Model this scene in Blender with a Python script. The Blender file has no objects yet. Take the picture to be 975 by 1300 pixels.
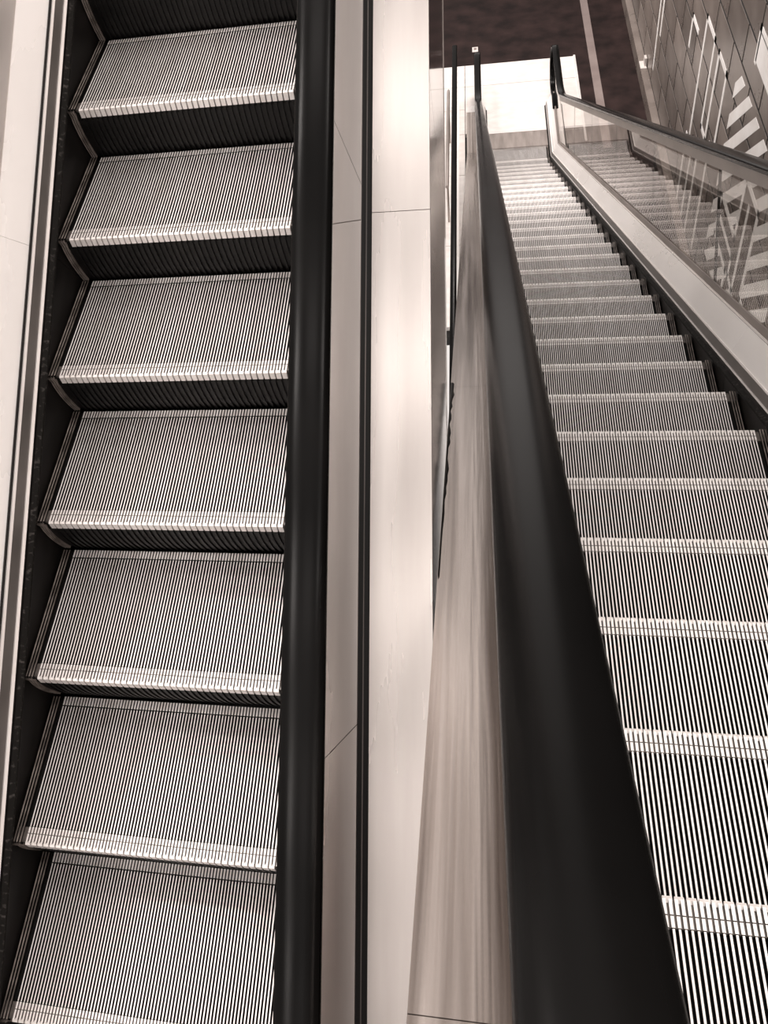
import bpy, math, random
from mathutils import Matrix, Vector

# ------------------------------------------------------------------ camera, world, lights
scene = bpy.context.scene
COL = scene.collection
CZ = 8.6                                   # height of the lens above the lower floor
C30, S30 = math.cos(math.radians(30)), math.sin(math.radians(30))
TAN = S30 / C30

RT = Vector((0.969836, 0.152383, -0.190254))
FW = Vector((-0.243208, 0.657267, -0.713337))
RT.normalize(); FW = (FW - RT * FW.dot(RT)).normalized()
UP = RT.cross(FW)
cam_d = bpy.data.cameras.new('camera')
cam = bpy.data.objects.new('camera', cam_d)
COL.objects.link(cam)
cam.matrix_world = Matrix(((RT.x, UP.x, -FW.x, 0), (RT.y, UP.y, -FW.y, 0), (RT.z, UP.z, -FW.z, CZ), (0, 0, 0, 1)))
cam_d.sensor_fit = 'VERTICAL'
cam_d.sensor_height = 24.0
cam_d.lens = 1301.77 * 24.0 / 1300.0
cam_d.shift_x = (487.5 - 281.33) / 1300.0
cam_d.shift_y = (505.28 - 650.0) / 1300.0
cam_d.clip_start = 0.02
cam_d.clip_end = 200
scene.camera = cam

scene.view_settings.view_transform = 'Standard'
scene.view_settings.look = 'None'
scene.view_settings.exposure = 0.6
scene.view_settings.gamma = 1.0
scene.view_settings.use_curve_mapping = False

world = bpy.data.worlds.new('hall')
scene.world = world
world.use_nodes = True
bg = world.node_tree.nodes['Background']
bg.inputs[0].default_value = (1.0, 0.93, 0.89, 1)
bg.inputs[1].default_value = 0.62

WARM = (1.0, 0.925, 0.885)

def area_light(name, loc, size, size_y, power, rot=(0, 0, 0)):
    d = bpy.data.lights.new(name, 'AREA')
    d.shape = 'RECTANGLE'; d.size = size; d.size_y = size_y
    d.energy = power; d.color = WARM
    o = bpy.data.objects.new(name, d)
    o.location = loc; o.rotation_euler = rot
    COL.objects.link(o)
    return o

# upper hall ceiling lamps two metres apart, flanked by added fill lamps
for k, y in enumerate((-5.8, -3.75, -1.7, 0.3, 2.3, 4.4)):
    area_light('ceiling_and_fill_lamp', (-0.65, y, CZ + 3.5), 1.5, 0.3, 11)
    area_light('ceiling_and_fill_lamp', (2.0, y, CZ + 3.5), 1.2, 0.3, 32)  # added side row, diffuse fill for the steps and decks
    area_light('ceiling_and_fill_lamp', (-3.4, y, CZ + 3.5), 1.2, 0.3, 66)  # second added fill row, stronger to lift the right inner deck
for y in (6.45, 8.5, 10.55):  # more fill lamps added farther on to brighten the right inner deck
    area_light('ceiling_and_fill_lamp', (-3.4, y, CZ + 3.5), 1.2, 0.3, 110)
# ceiling lamps over the lower landing
area_light('landing_lamp', (0.6, 14.2, 6.0), 1.6, 0.8, 200)
area_light('landing_lamp', (0.3, 11.3, 7.4), 1.6, 0.8, 25)

# ------------------------------------------------------------------ materials
def new_mat(name):
    m = bpy.data.materials.new(name); m.use_nodes = True
    nt = m.node_tree
    return m, nt, nt.nodes['Principled BSDF']

def set_in(b, **kw):
    names = dict(color='Base Color', metal='Metallic', rough='Roughness', aniso='Anisotropic', spec='Specular IOR Level')
    for k, v in kw.items():
        i = b.inputs.get(names[k])
        if i is not None:
            i.default_value = (v + (1,)) if isinstance(v, tuple) else v

def noise_mat(name, c1, c2, scale=(8, 8, 8), metal=0.0, rough=0.4, rvar=0.1, bump=0.0, detail=5, nscale=1.0, contrast=(0.35, 0.7), aniso=0.0, spec=0.5, rand=0.0):
    m, nt, b = new_mat(name)
    tc = nt.nodes.new('ShaderNodeTexCoord')
    mp = nt.nodes.new('ShaderNodeMapping'); mp.inputs['Scale'].default_value = scale
    nt.links.new(tc.outputs['Object'], mp.inputs['Vector'])
    n = nt.nodes.new('ShaderNodeTexNoise'); n.inputs['Scale'].default_value = nscale; n.inputs['Detail'].default_value = detail
    nt.links.new(mp.outputs[0], n.inputs['Vector'])
    r = nt.nodes.new('ShaderNodeValToRGB')
    r.color_ramp.elements[0].position = contrast[0]; r.color_ramp.elements[0].color = c1 + (1,)
    r.color_ramp.elements[1].position = contrast[1]; r.color_ramp.elements[1].color = c2 + (1,)
    nt.links.new(n.outputs['Fac'], r.inputs[0])
    out = r.outputs[0]
    if rand > 0:
        oi = nt.nodes.new('ShaderNodeObjectInfo')
        mr = nt.nodes.new('ShaderNodeMapRange'); mr.inputs[3].default_value = 1 - rand; mr.inputs[4].default_value = 1 + rand
        nt.links.new(oi.outputs['Random'], mr.inputs[0])
        mx = nt.nodes.new('ShaderNodeVectorMath'); mx.operation = 'SCALE'
        nt.links.new(out, mx.inputs[0]); nt.links.new(mr.outputs[0], mx.inputs['Scale'])
        out = mx.outputs[0]
    nt.links.new(out, b.inputs['Base Color'])
    mr2 = nt.nodes.new('ShaderNodeMapRange')
    mr2.inputs[3].default_value = max(0.02, rough - rvar); mr2.inputs[4].default_value = rough + rvar
    nt.links.new(n.outputs['Fac'], mr2.inputs[0]); nt.links.new(mr2.outputs[0], b.inputs['Roughness'])
    set_in(b, metal=metal, aniso=aniso, spec=spec)
    if bump > 0:
        bp = nt.nodes.new('ShaderNodeBump'); bp.inputs['Strength'].default_value = bump; bp.inputs['Distance'].default_value = 0.01
        nt.links.new(n.outputs['Fac'], bp.inputs['Height']); nt.links.new(bp.outputs[0], b.inputs['Normal'])
    return m

M = {}
M['steel'] = noise_mat('brushed_steel', (0.53, 0.482, 0.457), (0.73, 0.68, 0.65), (9, 0.6, 0.6), metal=0.42, rough=0.27, rvar=0.05, contrast=(0.3, 0.7))
M['steel_polished'] = noise_mat('polished_steel_reflection_streaks', (0.24, 0.195, 0.17), (0.60, 0.53, 0.49), (26, 0.5, 0.5), metal=0.9, rough=0.22, rvar=0.08, bump=0.2, detail=3, contrast=(0.32, 0.62))  # dark and pale streaks paint reflections into the outer deck colour
M['steel_mirror'] = noise_mat('mirror_steel', (0.27, 0.23, 0.21), (0.33, 0.285, 0.262), (1, 1, 1), metal=1.0, rough=0.09, rvar=0.03)
M['steel_deck'] = noise_mat('pale_inner_deck_steel', (0.88, 0.845, 0.82), (0.95, 0.92, 0.90), (6, 1, 1), metal=0.1, rough=0.28, rvar=0.06)
M['trim'] = noise_mat('aluminium_trim', (0.84, 0.79, 0.765), (0.92, 0.88, 0.86), (3, 3, 3), metal=0.3, rough=0.25, rvar=0.06)
M['grey_metal'] = noise_mat('grey_skirt_trim', (0.10, 0.09, 0.083), (0.16, 0.142, 0.132), (3, 3, 3), metal=0.3, rough=0.38, rvar=0.06)
M['black_rubber'] = noise_mat('black_handrail_rubber', (0.0028, 0.0026, 0.0025), (0.005, 0.0046, 0.0044), (3, 3, 3), rough=0.22, rvar=0.04, spec=0.065)
M['skirt'] = noise_mat('dark_skirt_metal', (0.006, 0.0054, 0.005), (0.014, 0.0122, 0.0115), (2, 5, 20), rough=0.42, rvar=0.08, spec=0.12)
M['bristle'] = noise_mat('dusty_brush', (0.010, 0.009, 0.008), (0.09, 0.08, 0.075), (30, 90, 90), rough=0.8, rvar=0.05, contrast=(0.56, 0.8), spec=0.1)
M['gap'] = noise_mat('dark_gap', (0.008, 0.007, 0.0065), (0.012, 0.011, 0.010), (3, 3, 3), rough=0.5, rvar=0.1, spec=0.25)
M['rib'] = noise_mat('worn_step_aluminium', (0.76, 0.71, 0.68), (0.93, 0.89, 0.87), (25, 3, 3), metal=0.2, rough=0.40, rvar=0.08)
M['groove'] = noise_mat('black_step_groove', (0.004, 0.0038, 0.0035), (0.008, 0.007, 0.0065), (9, 3, 3), rough=0.7, rvar=0.1, spec=0.1)
M['nose_groove'] = noise_mat('bare_nosing_groove', (0.03, 0.025, 0.022), (0.17, 0.145, 0.13), (14, 20, 20), metal=0.3, rough=0.5, rvar=0.1)
M['side_rib'] = noise_mat('worn_brown_edge_rib', (0.10, 0.082, 0.072), (0.42, 0.36, 0.325), (30, 12, 12), rough=0.5, rvar=0.1, contrast=(0.4, 0.75))
M['riser'] = noise_mat('black_riser_paint', (0.004, 0.0037, 0.0035), (0.009, 0.008, 0.0075), (12, 12, 12), rough=0.45, rvar=0.08, spec=0.25)
M['comb'] = noise_mat('comb_plate', (0.26, 0.225, 0.205), (0.40, 0.35, 0.325), (12, 2, 2), metal=0.4, rough=0.42, rvar=0.1)
M['landing'] = noise_mat('landing_steel', (0.76, 0.71, 0.68), (0.88, 0.84, 0.81), (5, 9, 9), metal=0.15, rough=0.45, rvar=0.1)
M['dark_floor'] = noise_mat('dark_red_brown_floor', (0.012, 0.0075, 0.007), (0.036, 0.0215, 0.020), (3, 3, 3), rough=0.7, rvar=0.1, bump=0.05, spec=0.12)
M['pale_strip'] = noise_mat('pale_floor_strip', (0.20, 0.155, 0.145), (0.26, 0.21, 0.195), (3, 3, 3), rough=0.5, rvar=0.1)
M['tile'] = noise_mat('brown_wall_tile', (0.13, 0.107, 0.095), (0.21, 0.177, 0.158), (2.5, 2.5, 2.5), rough=0.28, rvar=0.08, rand=0.3)
M['tile_gap'] = noise_mat('dark_wall_joint', (0.004, 0.0035, 0.003), (0.008, 0.007, 0.006), (3, 3, 3), rough=0.8, rvar=0.05)
M['white_paint'] = noise_mat('white_mural_paint', (0.84, 0.80, 0.77), (0.93, 0.90, 0.88), (6, 6, 6), rough=0.5, rvar=0.08)
M['cap'] = noise_mat('pale_plastic', (0.60, 0.55, 0.52), (0.72, 0.67, 0.64), (9, 9, 9), rough=0.5, rvar=0.08)
# clear glass: transparent with a Fresnel reflection
gm, gnt, gb = new_mat('clear_glass')
gnt.nodes.remove(gb)
go = gnt.nodes['Material Output']
gt = gnt.nodes.new('ShaderNodeBsdfTransparent'); gt.inputs[0].default_value = (0.90, 0.89, 0.875, 1)
gg = gnt.nodes.new('ShaderNodeBsdfGlossy'); gg.inputs['Roughness'].default_value = 0.012; gg.inputs[0].default_value = (0.95, 0.92, 0.90, 1)
gf = gnt.nodes.new('ShaderNodeFresnel'); gf.inputs['IOR'].default_value = 1.75
gx = gnt.nodes.new('ShaderNodeMixShader')
gge = gnt.nodes.new('ShaderNodeNewGeometry')
gsub = gnt.nodes.new('ShaderNodeMath'); gsub.operation = 'SUBTRACT'; gsub.inputs[0].default_value = 1.0
gnt.links.new(gge.outputs['Backfacing'], gsub.inputs[1])
gmul = gnt.nodes.new('ShaderNodeMath'); gmul.operation = 'MULTIPLY'          # reflect at the outer face only, as a thin pane does
gnt.links.new(gf.outputs[0], gmul.inputs[0]); gnt.links.new(gsub.outputs[0], gmul.inputs[1])
gnt.links.new(gmul.outputs[0], gx.inputs[0]); gnt.links.new(gt.outputs[0], gx.inputs[1]); gnt.links.new(gg.outputs[0], gx.inputs[2])
gnt.links.new(gx.outputs[0], go.inputs['Surface'])
M['glass'] = gm

# ------------------------------------------------------------------ helpers
class MB:
    """collects polygons with material indices and links them as one mesh object"""
    def __init__(self):
        self.v = []; self.f = []; self.mi = []
    def poly(self, pts, mi=0):
        b = len(self.v); self.v += [tuple(p) for p in pts]
        self.f.append(tuple(range(b, b + len(pts)))); self.mi.append(mi)
    def box(self, x0, x1, y0, y1, z0, z1, mi=0, top=None):
        b = len(self.v)
        self.v += [(x0, y0, z0), (x1, y0, z0), (x1, y1, z0), (x0, y1, z0), (x0, y0, z1), (x1, y0, z1), (x1, y1, z1), (x0, y1, z1)]
        for k, q in enumerate(((3, 2, 1, 0), (4, 5, 6, 7), (0, 1, 5, 4), (1, 2, 6, 5), (2, 3, 7, 6), (3, 0, 4, 7))):
            self.f.append(tuple(b + i for i in q)); self.mi.append(top if (k == 1 and top is not None) else mi)
    def loft(self, rings, mi=0, caps=True):
        n = len(rings[0]); b = len(self.v)
        for r in rings: self.v += [tuple(p) for p in r]
        for a in range(len(rings) - 1):
            for i in range(n):
                j = (i + 1) % n
                self.f.append((b + a * n + i, b + a * n + j, b + (a + 1) * n + j, b + (a + 1) * n + i)); self.mi.append(mi)
        if caps:
            self.f.append(tuple(b + i for i in reversed(range(n)))); self.mi.append(mi)
            e = b + (len(rings) - 1) * n
            self.f.append(tuple(e + i for i in range(n))); self.mi.append(mi)
    def mesh(self, name, mats, smooth=False):
        me = bpy.data.meshes.new(name)
        me.from_pydata(self.v, [], self.f)
        for m in mats: me.materials.append(M[m])
        me.polygons.foreach_set('material_index', self.mi)
        me.update()
        import bmesh
        bm = bmesh.new(); bm.from_mesh(me)
        bmesh.ops.recalc_face_normals(bm, faces=bm.faces)
        bm.to_mesh(me); bm.free()
        if smooth:
            me.polygons.foreach_set('use_smooth', [True] * len(me.polygons))
            try: me.set_sharp_from_angle(angle=math.radians(40))
            except Exception: pass
        return me
    def build(self, name, mats, parent=None, smooth=False):
        return link(name, self.mesh(name, mats if isinstance(mats, (list, tuple)) else [mats], smooth), parent)

def link(name, me, parent=None):
    o = bpy.data.objects.new(name, me)
    COL.objects.link(o)
    if parent is not None: o.parent = parent
    return o

def tag(o, label, cat=None, kind=None, group=None):
    o['label'] = label
    if cat: o['category'] = cat
    if kind: o['kind'] = kind
    if group: o['group'] = group
    return o

def empty(name, loc, label, cat):
    o = bpy.data.objects.new(name, None)
    o.location = loc; o.empty_display_size = 0.2
    COL.objects.link(o)
    o['label'] = label; o['category'] = cat
    return o

# An escalator frame turns (x, s, n) into world: s along the slope, n square to it.
class Frame:
    def __init__(self, origin, d, n):
        self.o = Vector(origin); self.d = Vector(d); self.n = Vector(n)
    def p(self, x, s, n):
        return self.o + Vector((x, 0, 0)) + self.d * s + self.n * n

def prism(fr, prof, s0, s1, mb=None, mi=0, base=Vector((0, 0, 0)), miter0=0.0, miter1=0.0):
    """closed profile [(x, n)] swept from s0 to s1; miter shifts an end in proportion to n"""
    mb = mb or MB()
    r0 = [fr.p(x, s0 + miter0 * n, n) - base for x, n in prof]
    r1 = [fr.p(x, s1 + miter1 * n, n) - base for x, n in prof]
    mb.loft([r0, r1], mi)
    return mb

def rect(x0, x1, n0, n1):
    return [(x0, n0), (x1, n0), (x1, n1), (x0, n1)]

# ------------------------------------------------------------------ the step
STEP_W = 0.82
NR = 87
PITCH = STEP_W / NR
DEPTH = 0.458

def make_step_meshes():
    hw = STEP_W / 2
    EDGE = 3                                   # brown ribs at either end
    def ribs(mb, y0, y1, zt, zb, w, rng, mt, ms, skip=()):
        for i in rng:
            if i in skip: continue
            xc = -hw + (i + 0.5) * PITCH
            a, b = xc - w / 2, xc + w / 2
            a2, b2 = a - 0.0004, b + 0.0004
            mb.poly([(a, y0, zt), (b, y0, zt), (b, y1, zt), (a, y1, zt)], mt)
            mb.poly([(a2, y0, zb), (a, y0, zt), (a, y1, zt), (a2, y1, zb)], ms)
            mb.poly([(b, y0, zt), (b2, y0, zb), (b2, y1, zb), (b, y1, zt)], ms)
            mb.poly([(a2, y0, zb), (b2, y0, zb), (b, y0, zt), (a, y0, zt)], ms)
            mb.poly([(b2, y1, zb), (a2, y1, zb), (a, y1, zt), (b, y1, zt)], ms)
    mid = range(EDGE + 1, NR - EDGE - 1)
    # body
    body = MB(); body.box(-hw, hw, 0.012, DEPTH - 0.002, -0.05, -0.0125)
    # tread
    tread = MB()
    y0, y1 = 0.050, DEPTH - 0.034
    tread.box(-hw, hw, y0, y1, -0.0125, -0.0105, 1)
    ribs(tread, y0, y1, 0, -0.0105, 0.0037, mid, 0, 1)
    # nosing strip: shallow bare grooves and a slot across it, cleats hooking down in front
    nose = MB()
    nose.box(-hw, hw, 0.006, y0 - 0.0015, -0.0125, -0.0040, 1)
    ribs(nose, 0.004, 0.0285, 0.0004, -0.0042, 0.0054, mid, 0, 1)
    ribs(nose, 0.0305, y0 - 0.0015, 0.0004, -0.0042, 0.0054, mid, 0, 1)
    i = EDGE + 1
    while i < NR - EDGE - 2:                   # one cleat for two ribs
        xa = -hw + i * PITCH + 0.0012; xb = -hw + (i + 2) * PITCH - 0.0028
        prof = [(0.0045, 0.0002), (-0.0015, -0.004), (0.003, -0.035), (0.010, -0.035), (0.012, -0.006)]
        nose.loft([[(xa, y, z) for y, z in prof], [(xb, y, z) for y, z in prof]], 0)
        i += 2
    # rear strip
    rear = MB()
    rear.box(-hw, hw, y1 + 0.0035, DEPTH - 0.002, -0.0125, -0.0085, 1)
    ribs(rear, y1 + 0.0035, DEPTH - 0.002, 0.0002, -0.009, 0.0056, mid, 0, 1)
    # brown worn ribs at the two ends
    edges = []
    for sx, rng in ((-1, range(0, EDGE)), (1, range(NR - EDGE, NR))):
        edge = MB()
        edge.box(*sorted((sx * hw, sx * (hw - EDGE * PITCH))), 0.002, DEPTH - 0.004, -0.0125, -0.0105, 1)
        ribs(edge, 0.002, DEPTH - 0.004, 0.003, -0.0105, 0.0042, rng, 0, 1)
        edges.append(edge)
    # riser: curved apron with ribs, and pale side edges
    ris = MB(); K = 8; H = 0.235
    def prof(t): return (0.012 + 0.062 * t ** 1.5, -0.028 - (H - 0.028) * t)
    for k in range(K):
        ya, za = prof(k / K); yb, zb = prof((k + 1) / K)
        ris.poly([(-hw, ya, za), (hw, ya, za), (hw, yb, zb), (-hw, yb, zb)], 0)
    i = EDGE + 1
    while i < NR - EDGE - 2:
        xa = -hw + i * PITCH + 0.003; xb = xa + 0.009
        for k in range(K):
            ya, za = prof(k / K); yb, zb = prof((k + 1) / K); d = 0.006
            ris.poly([(xa, ya - d, za), (xb, ya - d, za), (xb, yb - d, zb), (xa, yb - d, zb)], 0)
            ris.poly([(xa, ya, za), (xa, ya - d, za), (xa, yb - d, zb), (xa, yb, zb)], 0)
            ris.poly([(xb, ya - d, za), (xb, ya, za), (xb, yb, zb), (xb, yb - d, zb)], 0)
        i += 2
    for sx in (-1, 1):
        for off, wd in ((0.001, 0.004), (0.009, 0.004), (0.017, 0.003)):
            xa = sx * (hw - off); xb = sx * (hw - off - wd)
            for k in range(-1, K):
                ya, za = prof(k / K) if k >= 0 else (0.002, -0.004); yb, zb = prof((k + 1) / K); d = 0.008
                ris.poly([(xa, ya - d, za), (xb, ya - d, za), (xb, yb - d, zb), (xa, yb - d, zb)], 1)
                ris.poly([(xa, ya + .01, za), (xa, ya - d, za), (xa, yb - d, zb), (xa, yb + .01, zb)], 1)
                ris.poly([(xb, ya - d, za), (xb, ya + .01, za), (xb, yb + .01, zb), (xb, yb - d, zb)], 1)
    return (body.mesh('step', ['groove']), [
        ('tread', tread.mesh('tread', ['rib', 'groove'])),
        ('nosing', nose.mesh('nosing', ['rib', 'nose_groove'])),
        ('rear_strip', rear.mesh('rear_strip', ['rib', 'groove'])),
        ('edge_ribs', edges[0].mesh('edge_ribs', ['side_rib', 'groove'])),
        ('edge_ribs', edges[1].mesh('edge_ribs', ['side_rib', 'groove'])),
        ('riser', ris.mesh('riser', ['riser', 'side_rib']))])

STEP_BODY, STEP_PARTS = make_step_meshes()

def put_step(parent, x, y, z, flip):
    o = link('step', STEP_BODY, parent)
    o.location = Vector((x, y, z)) - parent.location
    if flip: o.rotation_euler = (0, 0, math.pi)
    for nm, me in STEP_PARTS:
        link(nm, me, o)

# ------------------------------------------------------------------ handrail
def rail_profile(w=0.090, t=0.034):
    """(x, n) outline of a flat rubber rail with rounded shoulders and lips, n = 0 on top"""
    hw = w / 2; pts = []
    for k in range(13):
        a = math.pi * k / 12
        x = hw * math.cos(a); n = -0.020 + 0.020 * abs(math.sin(a)) ** 0.55
        pts.append((x, n))
    pts += [(-hw + 0.003, -t + 0.006), (-hw + 0.012, -t), (-0.018, -t), (-0.018, -t + 0.009), (0.018, -t + 0.009), (0.018, -t), (hw - 0.012, -t), (hw - 0.003, -t + 0.006)]
    return pts

def rail(parent, x, path, label=None):
    """path: list of (y, z) of the rail's top, swept with a square section"""
    mb = MB(); rings = []; prof = rail_profile()
    for i, (y, z) in enumerate(path):
        a = path[max(0, i - 1)]; b = path[min(len(path) - 1, i + 1)]
        t = Vector((0, b[0] - a[0], b[1] - a[1])).normalized()
        nrm = Vector((0, -t.z, t.y))
        rings.append([Vector((x + px, y, z)) + nrm * pn - parent.location for px, pn in prof])
    mb.loft(rings)
    o = mb.build('handrail', 'black_rubber', parent, smooth=True)
    if label: o['label'] = label
    return o

# ================================================================== setting: lower floor and wall
fl = MB(); fl.box(-9, 2.4, 14.86, 24, -0.2, 0.0)
fl.box(1.48, 2.4, -6, 14.86, -0.2, 0.0)
tag(fl.build('floor', 'dark_floor'), 'dark red-brown floor of the lower storey', kind='structure')
FLOOR = bpy.data.objects['floor']
# pale landing tiles, each a piece of its own
random.seed(4)
ys = [9.0 + 0.0, 10.5, 12.0, 12.98, 13.62, 14.24, 14.85]
for a, b in zip(ys[:-1], ys[1:]):
    mb = MB(); mb.box(-3.0, -0.13, a + 0.004, b - 0.004, -0.06, 0.0); mb.build('floor_plate', 'landing', FLOOR)
for a, b in zip(ys[3:-1], ys[4:]):
    mb = MB(); mb.box(-0.122, 1.47, a + 0.004, b - 0.004, -0.06, 0.004 if a < 13.5 else 0.0); mb.build('floor_plate', 'landing', FLOOR)
mb = MB(); mb.box(-9, 1.478, 8.9, 14.858, -0.2, -0.06); mb.build('floor_bed', 'gap', FLOOR)
mb = MB(); mb.box(1.69, 1.80, 12.4, 22, 0.0, 0.006)
tag(mb.build('trim_1', 'pale_strip'), 'pale strip let into the dark floor beside the wall', kind='structure')
mb = MB(); mb.box(1.47, 1.50, 12.6, 14.86, 0.0, 0.012)
tag(mb.build('trim_2', 'trim'), 'thin metal edging of the bright landing', kind='structure')

WX = 2.40
wl = MB(); wl.box(WX + 0.005, WX + 0.3, -4, 24, -0.2, 12.2)
WALL = tag(wl.build('wall_right', 'tile_gap'), 'wall of brown tiles painted with white outlines beside the escalator', kind='structure')
TILE = {}
def tile(y0, y1, z0, z1):
    key = (round(y1 - y0, 3), round(z1 - z0, 3))
    if key not in TILE:
        m = MB(); ly, lz = key; bv = 0.002; g = 0.016
        a, b, c, d = g, ly - g, g, lz - g
        back = [(0.006, a, c), (0.006, b, c), (0.006, b, d), (0.006, a, d)]
        mid = [(bv, a, c), (bv, b, c), (bv, b, d), (bv, a, d)]
        fr = [(0, a + bv, c + bv), (0, b - bv, c + bv), (0, b - bv, d - bv), (0, a + bv, d - bv)]
        m.loft([back, mid, fr])
        TILE[key] = m.mesh('wall_tile', ['tile'])
    o = link('wall_tile', TILE[key], WALL)
    o.location = (WX, y0, z0)
for r in range(0, 11):
    z0 = 0.23 + 0.4 * r
    off = 0.31 + (0.4 if r % 2 else 0.0)
    y = 4.5 + off - 0.8
    while y < 18.5:
        tile(y, y + 0.8, z0, z0 + 0.4); y += 0.8
bb = MB(); bb.box(2.31, 2.405, -4, 24, 0.0, 0.205)
tag(bb.build('baseboard_right', 'tile'), 'pale ledge along the foot of the tiled wall', kind='structure')

def stroke(pts, w=0.06):
    """white painted line as thin raised strips on the wall; pts = [(y, z)]"""
    m = MB()
    for (ya, za), (yb, zb) in zip(pts[:-1], pts[1:]):
        y0, y1 = min(ya, yb) - w / 2, max(ya, yb) + w / 2
        z0, z1 = min(za, zb) - w / 2, max(za, zb) + w / 2
        m.box(WX - 0.004, WX + 0.002, y0, y1, z0, z1)
    m.build('white_line', 'white_paint', WALL)
stroke([(10.80, 1.25), (10.80, 2.65), (10.33, 2.65), (10.33, 1.63), (10.08, 1.63), (10.08, 2.65), (9.66, 2.65), (9.66, 1.70)])
stroke([(10.72, 0.12), (10.95, 0.12), (10.95, 1.12)])
stroke([(10.60, 0.24), (10.60, 1.30), (10.22, 1.30), (10.30, 0.24)][:3])
stroke([(10.30, 1.30), (10.30, 0.24)])
stroke([(9.85, 1.72), (9.85, 0.36)])
stroke([(13.52, 0.48), (13.52, 1.75), (13.30, 1.75), (13.30, 1.10)])
stroke([(11.50, 1.95), (11.50, 2.30), (11.15, 2.30)])
stroke([(9.03, 1.22), (9.03, 1.70), (8.33, 1.70), (8.33, 2.39), (7.80, 2.39), (7.80, 1.40), (7.45, 1.40)], 0.065)
stroke([(9.03, 1.22), (8.42, 1.22), (8.42, 0.92)], 0.065)
stroke([(8.90, 1.48), (8.30, 1.48), (8.30, 1.25), (8.09, 1.25), (8.09, 2.23)], 0.065)
stroke([(8.80, 3.30), (8.80, 3.60), (8.0, 3.60)], 0.065)
m = MB(); m.box(WX - 0.004, WX + 0.002, 7.2, 8.80, 3.30, 3.58); m.build('white_block', 'white_paint', WALL)
# diagonal white stripes of the mural, clipped to their painted field
def clip_poly(poly, ax, lim, keep_less):
    out = []
    for i in range(len(poly)):
        p, q = poly[i], poly[(i + 1) % len(poly)]
        ip = (p[ax] <= lim) == keep_less or p[ax] == lim; iq = (q[ax] <= lim) == keep_less or q[ax] == lim
        if ip: out.append(p)
        if ip != iq:
            t = (lim - p[ax]) / (q[ax] - p[ax])
            out.append((p[0] + t * (q[0] - p[0]), p[1] + t * (q[1] - p[1])))
    return out
for k in range(-4, 7):
    c0 = 10.21 + 0.34 * k; c1 = c0 + 0.17
    poly = [(c0 - 5, 5), (c1 - 5, 5), (c1 + 1, -1), (c0 + 1, -1)]
    for ax, lim, less in ((0, 9.30, True), (0, 7.0, False), (1, 2.95, True), (1, 0.75, False)):
        poly = clip_poly(poly, ax, lim, less)
        if len(poly) < 3: break
    if len(poly) >= 3:
        m = MB()
        m.loft([[(WX - 0.003, y, z) for y, z in poly], [(WX + 0.002, y, z) for y, z in poly]])
        m.build('white_stripe', 'white_paint', WALL)
# brown field behind the outline lettering in the stripes
m = MB(); m.box(WX - 0.0036, WX + 0.002, 7.83, 9.0, 1.25, 1.67); m.build('brown_block', 'tile', WALL)
m = MB(); m.box(WX - 0.0036, WX + 0.002, 7.83, 8.31, 1.67, 2.36); m.build('brown_block', 'tile', WALL)

# ================================================================== right escalator, going down and away
XC = 0.584
YB = 12.22
ER = empty('escalator', (XC, YB, 0.0), 'glass-sided escalator running down to the bright lower landing', 'escalator')
ERL = ER.location
FI = Frame((XC, YB, 0), (0, -C30, S30), (0, S30, C30))      # s runs up the slope towards the lens
FF = Frame((XC, YB, 0), (0, 1, 0), (0, 0, 1))               # the level end
MIT = math.tan(math.radians(15))
S_TOP = 15.6
FLAT = 1.30

def path_z(y):
    R = 1.0; y1 = YB + R * MIT; y0 = y1 - R * S30
    if y >= y1: return 0.0
    if y <= y0: return (YB - y) * TAN
    return R - math.sqrt(R * R - (y1 - y) ** 2)

YR0 = 0.618
for i in range(-3, 31):
    y = YR0 + 0.4 * i
    put_step(ER, XC, y, path_z(y) - (0.004 if i >= 29 else 0.0), True)

def wide(prof):
    return [(x + 0.010 if x < 0.44 else (x + 0.010 * max(0.0, (0.51 - x) / 0.07)), n) for x, n in prof]

def both(fn_prof, name, mat, s_cuts, flat_to=FLAT, gap=0.0, smooth=False, sides=(-1, 1), flat=True, mit=True):
    """pieces of one profile along the slope and the level end, on both sides"""
    for sd in sides:
        prof = [(sd * x, n) for x, n in wide(fn_prof)]
        if sd < 0: prof = prof[::-1]
        for a, b in zip(s_cuts[:-1], s_cuts[1:]):
            first = (a == s_cuts[0]) and mit
            mb = prism(FI, prof, a if first else a + gap, b - gap, base=ERL, miter0=MIT if first else 0)
            mb.build(name, mat, ER, smooth)
        if flat:
            prism(FF, prof, 0.0, flat_to, base=ERL, miter0=MIT).build(name, mat, ER, smooth)

HN = C30                                            # a height h above the step noses is h * HN square to the slope
cuts = [0.0, 2.6, 5.2, 7.8, 10.4, 13.0, S_TOP]
both([(0.405, -0.30), (0.411, -0.30), (0.411, 0.052), (0.405, 0.052)], 'skirt_panel', 'skirt', cuts, gap=0.0008)
both([(0.390, 0.018), (0.405, 0.014), (0.405, 0.034), (0.392, 0.026)], 'skirt_brush', 'bristle', cuts)
both([(0.4055, 0.0525), (0.412, 0.049), (0.4145, 0.056), (0.408, 0.060)], 'skirt_trim', 'trim', cuts)
both([(0.411, 0.0565), (0.4115, 0.0565), (0.428, 0.096), (0.420, 0.099)], 'skirt_band', 'grey_metal', cuts)
both([(0.4205, 0.099), (0.428, 0.096), (0.430, 0.100), (0.424, 0.104)], 'skirt_trim', 'trim', cuts)
both([(0.428, 0.100), (0.440, 0.09), (0.500, 0.195), (0.491, 0.209)], 'inner_deck', 'steel_deck', cuts, gap=0.0006)
both([(0.4925, 0.210), (0.500, 0.198), (0.505, 0.214), (0.498, 0.219)], 'deck_trim', 'trim', cuts)
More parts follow.
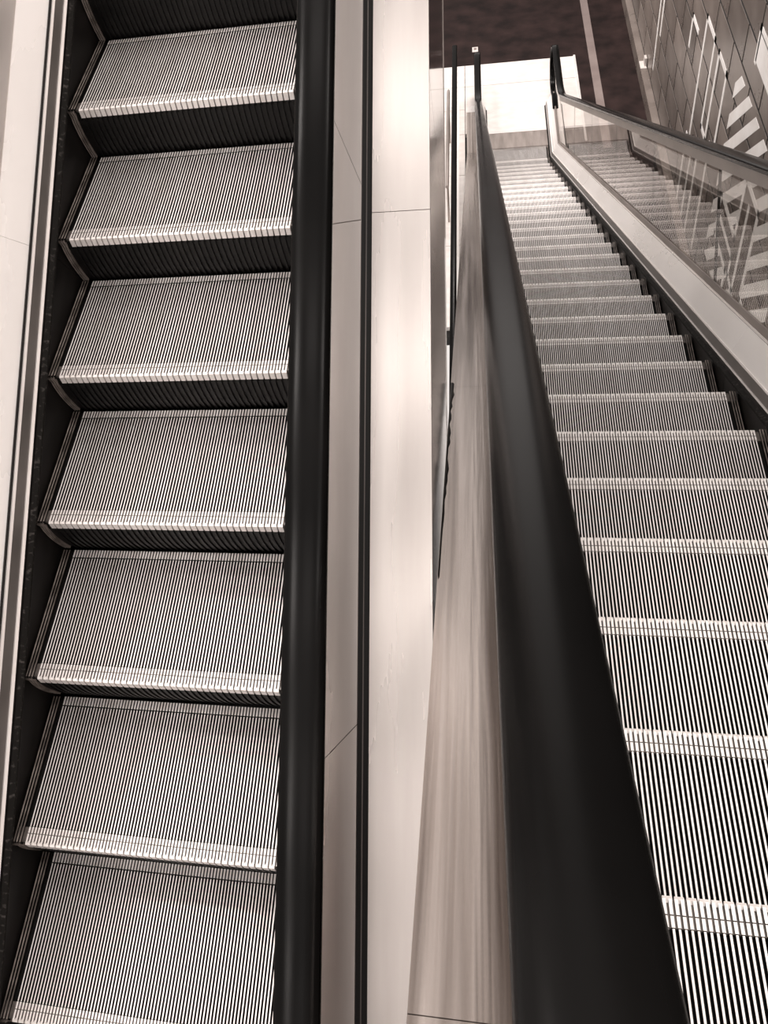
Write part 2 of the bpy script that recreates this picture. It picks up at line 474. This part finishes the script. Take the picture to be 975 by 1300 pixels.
both([(0.505, 0.205), (0.519, 0.205), (0.519, 0.245), (0.511, 0.245)], 'glass_clamp', 'comb', cuts)
both([(0.514, 0.772), (0.540, 0.772), (0.540, 0.836), (0.514, 0.836)], 'rail_track', 'comb', cuts, flat_to=1.05)
# glass panels, joints square to the slope
J0 = (12.22 - 3.90) / C30                            # joint seen in the near glass
gl = [0.0] + sorted([J0 - 1.85 * k for k in range(-4, 5) if 0.8 < J0 - 1.85 * k < S_TOP]) + [S_TOP]
both([(0.521, 0.200), (0.533, 0.200), (0.533, 0.838), (0.521, 0.838)], 'glass_panel', 'glass', gl, gap=0.002, flat=False)
for sd in (-1, 1):
    for s in gl[1:-1]:
        prism(FI, rect(sd * 0.527 - 0.0062, sd * 0.527 + 0.0062, 0.205, 0.836), s - 0.0018, s + 0.0018, base=ERL).build('glass_joint', 'gap', ER)
    # rounded glass end on the landing
    RR = 0.31; zc = 0.866 - 0.03 - RR
    pts = [(YB + MIT * 0.2, 0.20)]
    ye = 13.92 - RR
    for k in range(0, 13):
        a = -math.pi / 2 * 0.75 + (math.pi / 2 * 1.75) * k / 12
        pts.append((ye + (RR - 0.005) * math.cos(a), zc + (RR - 0.005) * math.sin(a)))
    pts.append((YB + MIT * 0.838, 0.838))
    m = MB(); x0 = XC + sd * 0.527
    m.loft([[Vector((x0 - 0.006, y, z)) - ERL for y, z in pts], [Vector((x0 + 0.006, y, z)) - ERL for y, z in pts]])
    m.build('glass_end', 'glass', ER)
    # handrail: down the slope, level, round the end and back under
    top = 0.866
    path = []
    s = S_TOP
    while s > 1.2:
        path.append(s); s -= 0.8
    pp = [tuple(FI.p(0, q, top).yz) for q in path]
    Rb = 1.2; T = Rb * MIT                         # bend radius
    by = YB + MIT * top
    for k in range(0, 9):
        a = math.radians(30) * (1 - k / 8)
        pp.append((by + T - Rb * math.sin(a), top + Rb * (1 - math.cos(a))))
    pp += [(ye - 0.3, top), (ye - 0.1, top)]
    RO = RR + 0.03
    for k in range(0, 15):
        a = math.pi / 2 - math.pi * 1.05 * k / 14
        pp.append((ye + RO * math.cos(a), top - RO + RO * math.sin(a)))
    pp += [(ye - 0.25, top - 2 * RO + 0.07), (ye - 0.5, 0.215)]
    rail(ER, XC + sd * 0.527, pp, 'black rubber handrail curling over at the landing end')
# outer decks and side cladding
x_out = 0.687
both([(0.535, 0.150), (x_out, 0.150), (x_out, 0.173), (0.535, 0.173)], 'outer_deck', 'steel_polished', [0.0, 2.72, 5.5, 8.28, 11.06, 13.84, S_TOP], gap=0.001, flat_to=1.05, sides=(-1,))
for sd in (-1, 1):
    xo_ = x_out if sd < 0 else 0.556
    xa, xb = sorted((sd * (xo_ - 0.008), sd * xo_))
    prism(FI, rect(xa, xb, -0.75, 0.149), 0.9, S_TOP, base=ERL).build('side_cladding', 'steel_mirror', ER)
    xa, xb = sorted((sd * 0.46, sd * xo_))
    m = MB(); m.box(xa, xb, YB + 0.05 - YB, YB + 1.25 - YB, 0.0, 0.148); m.build('newel_base', 'steel_deck', ER)
prism(FI, rect(-0.68, 0.55, -0.78, -0.752), 1.0, S_TOP, base=ERL).build('truss_soffit', 'skirt', ER)
# comb and plates at the landing
m = MB()
m.box(-0.414, 0.414, 0.34, 0.72, -0.02, 0.012)
for k in range(43):
    x = -0.40 + 0.8 * (k + 0.5) / 43
    m.loft([[(x - 0.003, 0.34, 0.000), (x + 0.003, 0.34, 0.000), (x + 0.003, 0.34, 0.012), (x - 0.003, 0.34, 0.012)],
            [(x - 0.001, 0.285, 0.000), (x + 0.001, 0.285, 0.000), (x + 0.001, 0.285, 0.002), (x - 0.001, 0.285, 0.002)]])
m.build('comb_plate', 'comb', ER)
m = MB(); m.box(-0.414, 0.414, 0.70, 0.74, -0.02, 0.018); m.build('comb_trim', 'trim', ER)

# ================================================================== left escalator, rising away
XL = -0.918
ZL0 = CZ - 3.3877                                   # nose line at y = 0
SLP = 0.5757
EL = empty('escalator', (XL, 0.0, ZL0), 'steel-sided escalator climbing away with black risers', 'escalator')
ELL = EL.location
GI = Frame((XL, 0, ZL0), (0, C30, S30), (0, -S30, C30))
S0, S1 = -2.2, 8.0
YL4 = 1.7076
for i in range(-7, 11):
    y = YL4 + 0.4 * i
    put_step(EL, XL, y, ZL0 + SLP * y, False)

def lboth(prof0, name, mat, cuts_, gap=0.0, smooth=False, sides=(-1, 1)):
    for sd in sides:
        prof = [(sd * x, n) for x, n in wide(prof0)]
        if sd < 0: prof = prof[::-1]
        for a, b in zip(cuts_[:-1], cuts_[1:]):
            prism(GI, prof, a + gap, b - gap, base=ELL).build(name, mat, EL, smooth)
lc = [S0, -0.2, 2.836, 5.87, S1]
lboth([(0.405, -0.30), (0.411, -0.30), (0.411, 0.052), (0.405, 0.052)], 'skirt_panel', 'skirt', lc, gap=0.0008)
lboth([(0.390, 0.018), (0.405, 0.010), (0.405, 0.036), (0.391, 0.028)], 'skirt_brush', 'bristle', lc)
lboth([(0.4055, 0.0525), (0.412, 0.049), (0.4185, 0.057), (0.412, 0.061)], 'skirt_trim', 'trim', lc)
lboth([(0.4155, 0.0565), (0.419, 0.0555), (0.436, 0.096), (0.428, 0.099)], 'skirt_band', 'grey_metal', lc)
lboth([(0.4285, 0.099), (0.436, 0.096), (0.4415, 0.100), (0.4345, 0.106)], 'skirt_trim', 'trim', lc)
lboth([(0.438, 0.096), (0.446, 0.090), (0.450, 0.104), (0.444, 0.108)], 'deck_gap', 'gap', lc)
lboth([(0.450, 0.104), (0.460, 0.09), (0.532, 0.200), (0.522, 0.212)], 'inner_deck', 'steel_deck', lc, gap=0.0006)
# steel balustrades under the handrails
hx = 0.572
for sd in (-1, 1):
    prism(GI, rect(*sorted((sd * 0.525, sd * 0.552)), 0.19, 0.836), S0, S1, base=ELL).build('balustrade_panel', 'steel', EL)
    prism(GI, rect(*sorted((sd * 0.554, sd * 0.588)), 0.78, 0.842), S0, S1, base=ELL).build('rail_track', 'gap', EL)
    pp = [tuple(GI.p(0, S0 + (S1 - S0) * k / 14, 0.872).yz) for k in range(15)]
    rail(EL, XL + sd * hx, pp, 'black rubber handrail along the step side')
# narrow deck strip beside the balustrade, some joints cut on the skew: (s at inner edge, s at outer edge)
xi, xo = 0.553, 0.630
ends = [(S0, S0), (-0.6, -0.6), (1.387, 1.470), (2.715, 2.722), (3.016, 2.820), (5.76, 5.76), (S1, S1)]
for sd in (-1, 1):
    for (a0, a1), (b0, b1) in zip(ends[:-1], ends[1:]):
        g = 0.0012; mb = MB()
        q = [(xi, a0 + g), (xo, a1 + g), (xo, b1 - g), (xi, b0 - g)]
        mb.loft([[GI.p(sd * x, t, nn) - ELL for x, t in q] for nn in (0.405, 0.433)])
        mb.build('deck_strip', 'steel', EL)
# dark channel between balustrade and outer deck
lboth([(0.628, 0.400), (0.664, 0.400), (0.664, 0.420), (0.628, 0.420)], 'deck_channel', 'gap', [S0, S1])
lboth([(0.6415, 0.4205), (0.644, 0.4205), (0.644, 0.424), (0.6415, 0.424)], 'channel_bead', 'grey_metal', [S0, S1])
od = [S0, -0.3, 2.74, 5.78, S1]
lboth([(0.658, 0.405), (0.805, 0.405), (0.805, 0.433), (0.658, 0.433)], 'outer_deck', 'steel', od, gap=0.001)
# side cladding of the truss, joints square to the slope
sc = [S0, 0.39, 3.13, 5.87, S1]
lboth([(0.797, -0.79), (0.805, -0.79), (0.805, 0.404), (0.797, 0.404)], 'side_cladding', 'steel_mirror', sc, gap=0.0015)
lboth([(0.790, -0.80), (0.807, -0.80), (0.807, -0.788), (0.790, -0.788)], 'cladding_trim', 'trim', sc[:3])
lboth([(0.790, -0.80), (0.807, -0.80), (0.807, -0.788), (0.790, -0.788)], 'cladding_trim', 'comb', sc[2:])
prism(GI, rect(-0.80, 0.80, -0.83, -0.802), S0, S1, base=ELL).build('truss_soffit', 'skirt', EL)

# grimy sealant where the two escalators pass each other
random.seed(9)
m = MB(); rings = []
k0, k1, K = 11.02, 12.62, 34
for k in range(K + 1):
    q = k0 + (k1 - k0) * k / K
    w = 0.004 + 0.009 * random.random() * math.sin(math.pi * min(1.0, 0.12 + k / K)) + (0.006 if k < 5 else 0)
    xm = -x_out + 0.001
    rings.append([FI.p(xm, q, 0.1735) - ERL, FI.p(xm + w, q, 0.1735) - ERL, FI.p(xm + w * 0.6, q, 0.1775) - ERL, FI.p(xm, q, 0.179) - ERL])
m.loft(rings)
m.build('sealant', 'gap', ER)

# ================================================================== guard rail on the lower floor
GR = empty('guard_rail', (-0.25, 10.2, 0.0), 'black-topped glass guard rail standing on the lower floor between the escalators', 'railing')
m = MB(); prof = rail_profile(0.07, 0.05)
m.loft([[(x, y, 0.95 + n) for x, n in prof] for y in (-3.4, 3.6)])
m.build('top_rail', 'black_rubber', GR)
for a, b in ((-3.35, -1.1), (-1.09, 1.2), (1.21, 3.55)):
    m = MB(); m.box(-0.006, 0.006, a, b, 0.08, 0.905); m.build('glass_panel', 'glass', GR)
m = MB(); m.box(-0.04, 0.04, -3.4, 3.58, 0.0, 0.085); m.build('base_channel', 'steel_deck', GR)
BR = empty('grab_rail', (-0.34, 11.9, 0.0), 'short brown-grey metal grab rail beside the guard rail', 'railing')
m = MB(); rings = []
for y in (-1.1, 1.05, 1.12, 1.15):
    r = 0.022 if y < 1.1 else (0.018 if y < 1.13 else 0.008)
    rings.append([(r * math.cos(2 * math.pi * k / 12), y, 0.70 + r * math.sin(2 * math.pi * k / 12)) for k in range(12)])
m.loft(rings); m.build('bar', 'comb', BR, smooth=True)
for y in (-0.9, 0.9):
    m = MB(); m.loft([[(0.014 * math.cos(2 * math.pi * k / 10), y + 0.014 * math.sin(2 * math.pi * k / 10), z) for k in range(10)] for z in (0.0, 0.69)])
    m.build('post', 'comb', BR, smooth=True)

# ================================================================== small things
sg = empty('square_plate', (0.035, 15.30, 0.0), 'small pale square plate on the dark floor past the landing', 'floor plate')
m = MB(); m.loft([[(-0.045, -0.07, 0), (0.045, -0.07, 0), (0.045, 0.07, 0), (-0.045, 0.07, 0)], [(-0.045, -0.07, 0.010), (0.045, -0.07, 0.010), (0.045, 0.07, 0.010), (-0.045, 0.07, 0.010)], [(-0.038, -0.06, 0.016), (0.038, -0.06, 0.016), (0.038, 0.06, 0.016), (-0.038, 0.06, 0.016)]])
m.build('plate', 'cap', sg)
m = MB(); m.box(-0.02, 0.02, -0.03, 0.03, 0.015, 0.019); m.build('lid', 'pale_strip', sg)
bk = empty('wall_bracket', (2.36, 14.05, 0.205), 'small pale metal bracket on the ledge at the wall foot', 'bracket')
m = MB(); m.box(-0.05, 0.03, -0.10, 0.10, 0.0, 0.02); m.build('foot', 'cap', bk)
m = MB(); m.box(0.0, 0.03, -0.05, 0.05, 0.02, 0.14); m.build('upright', 'cap', bk)
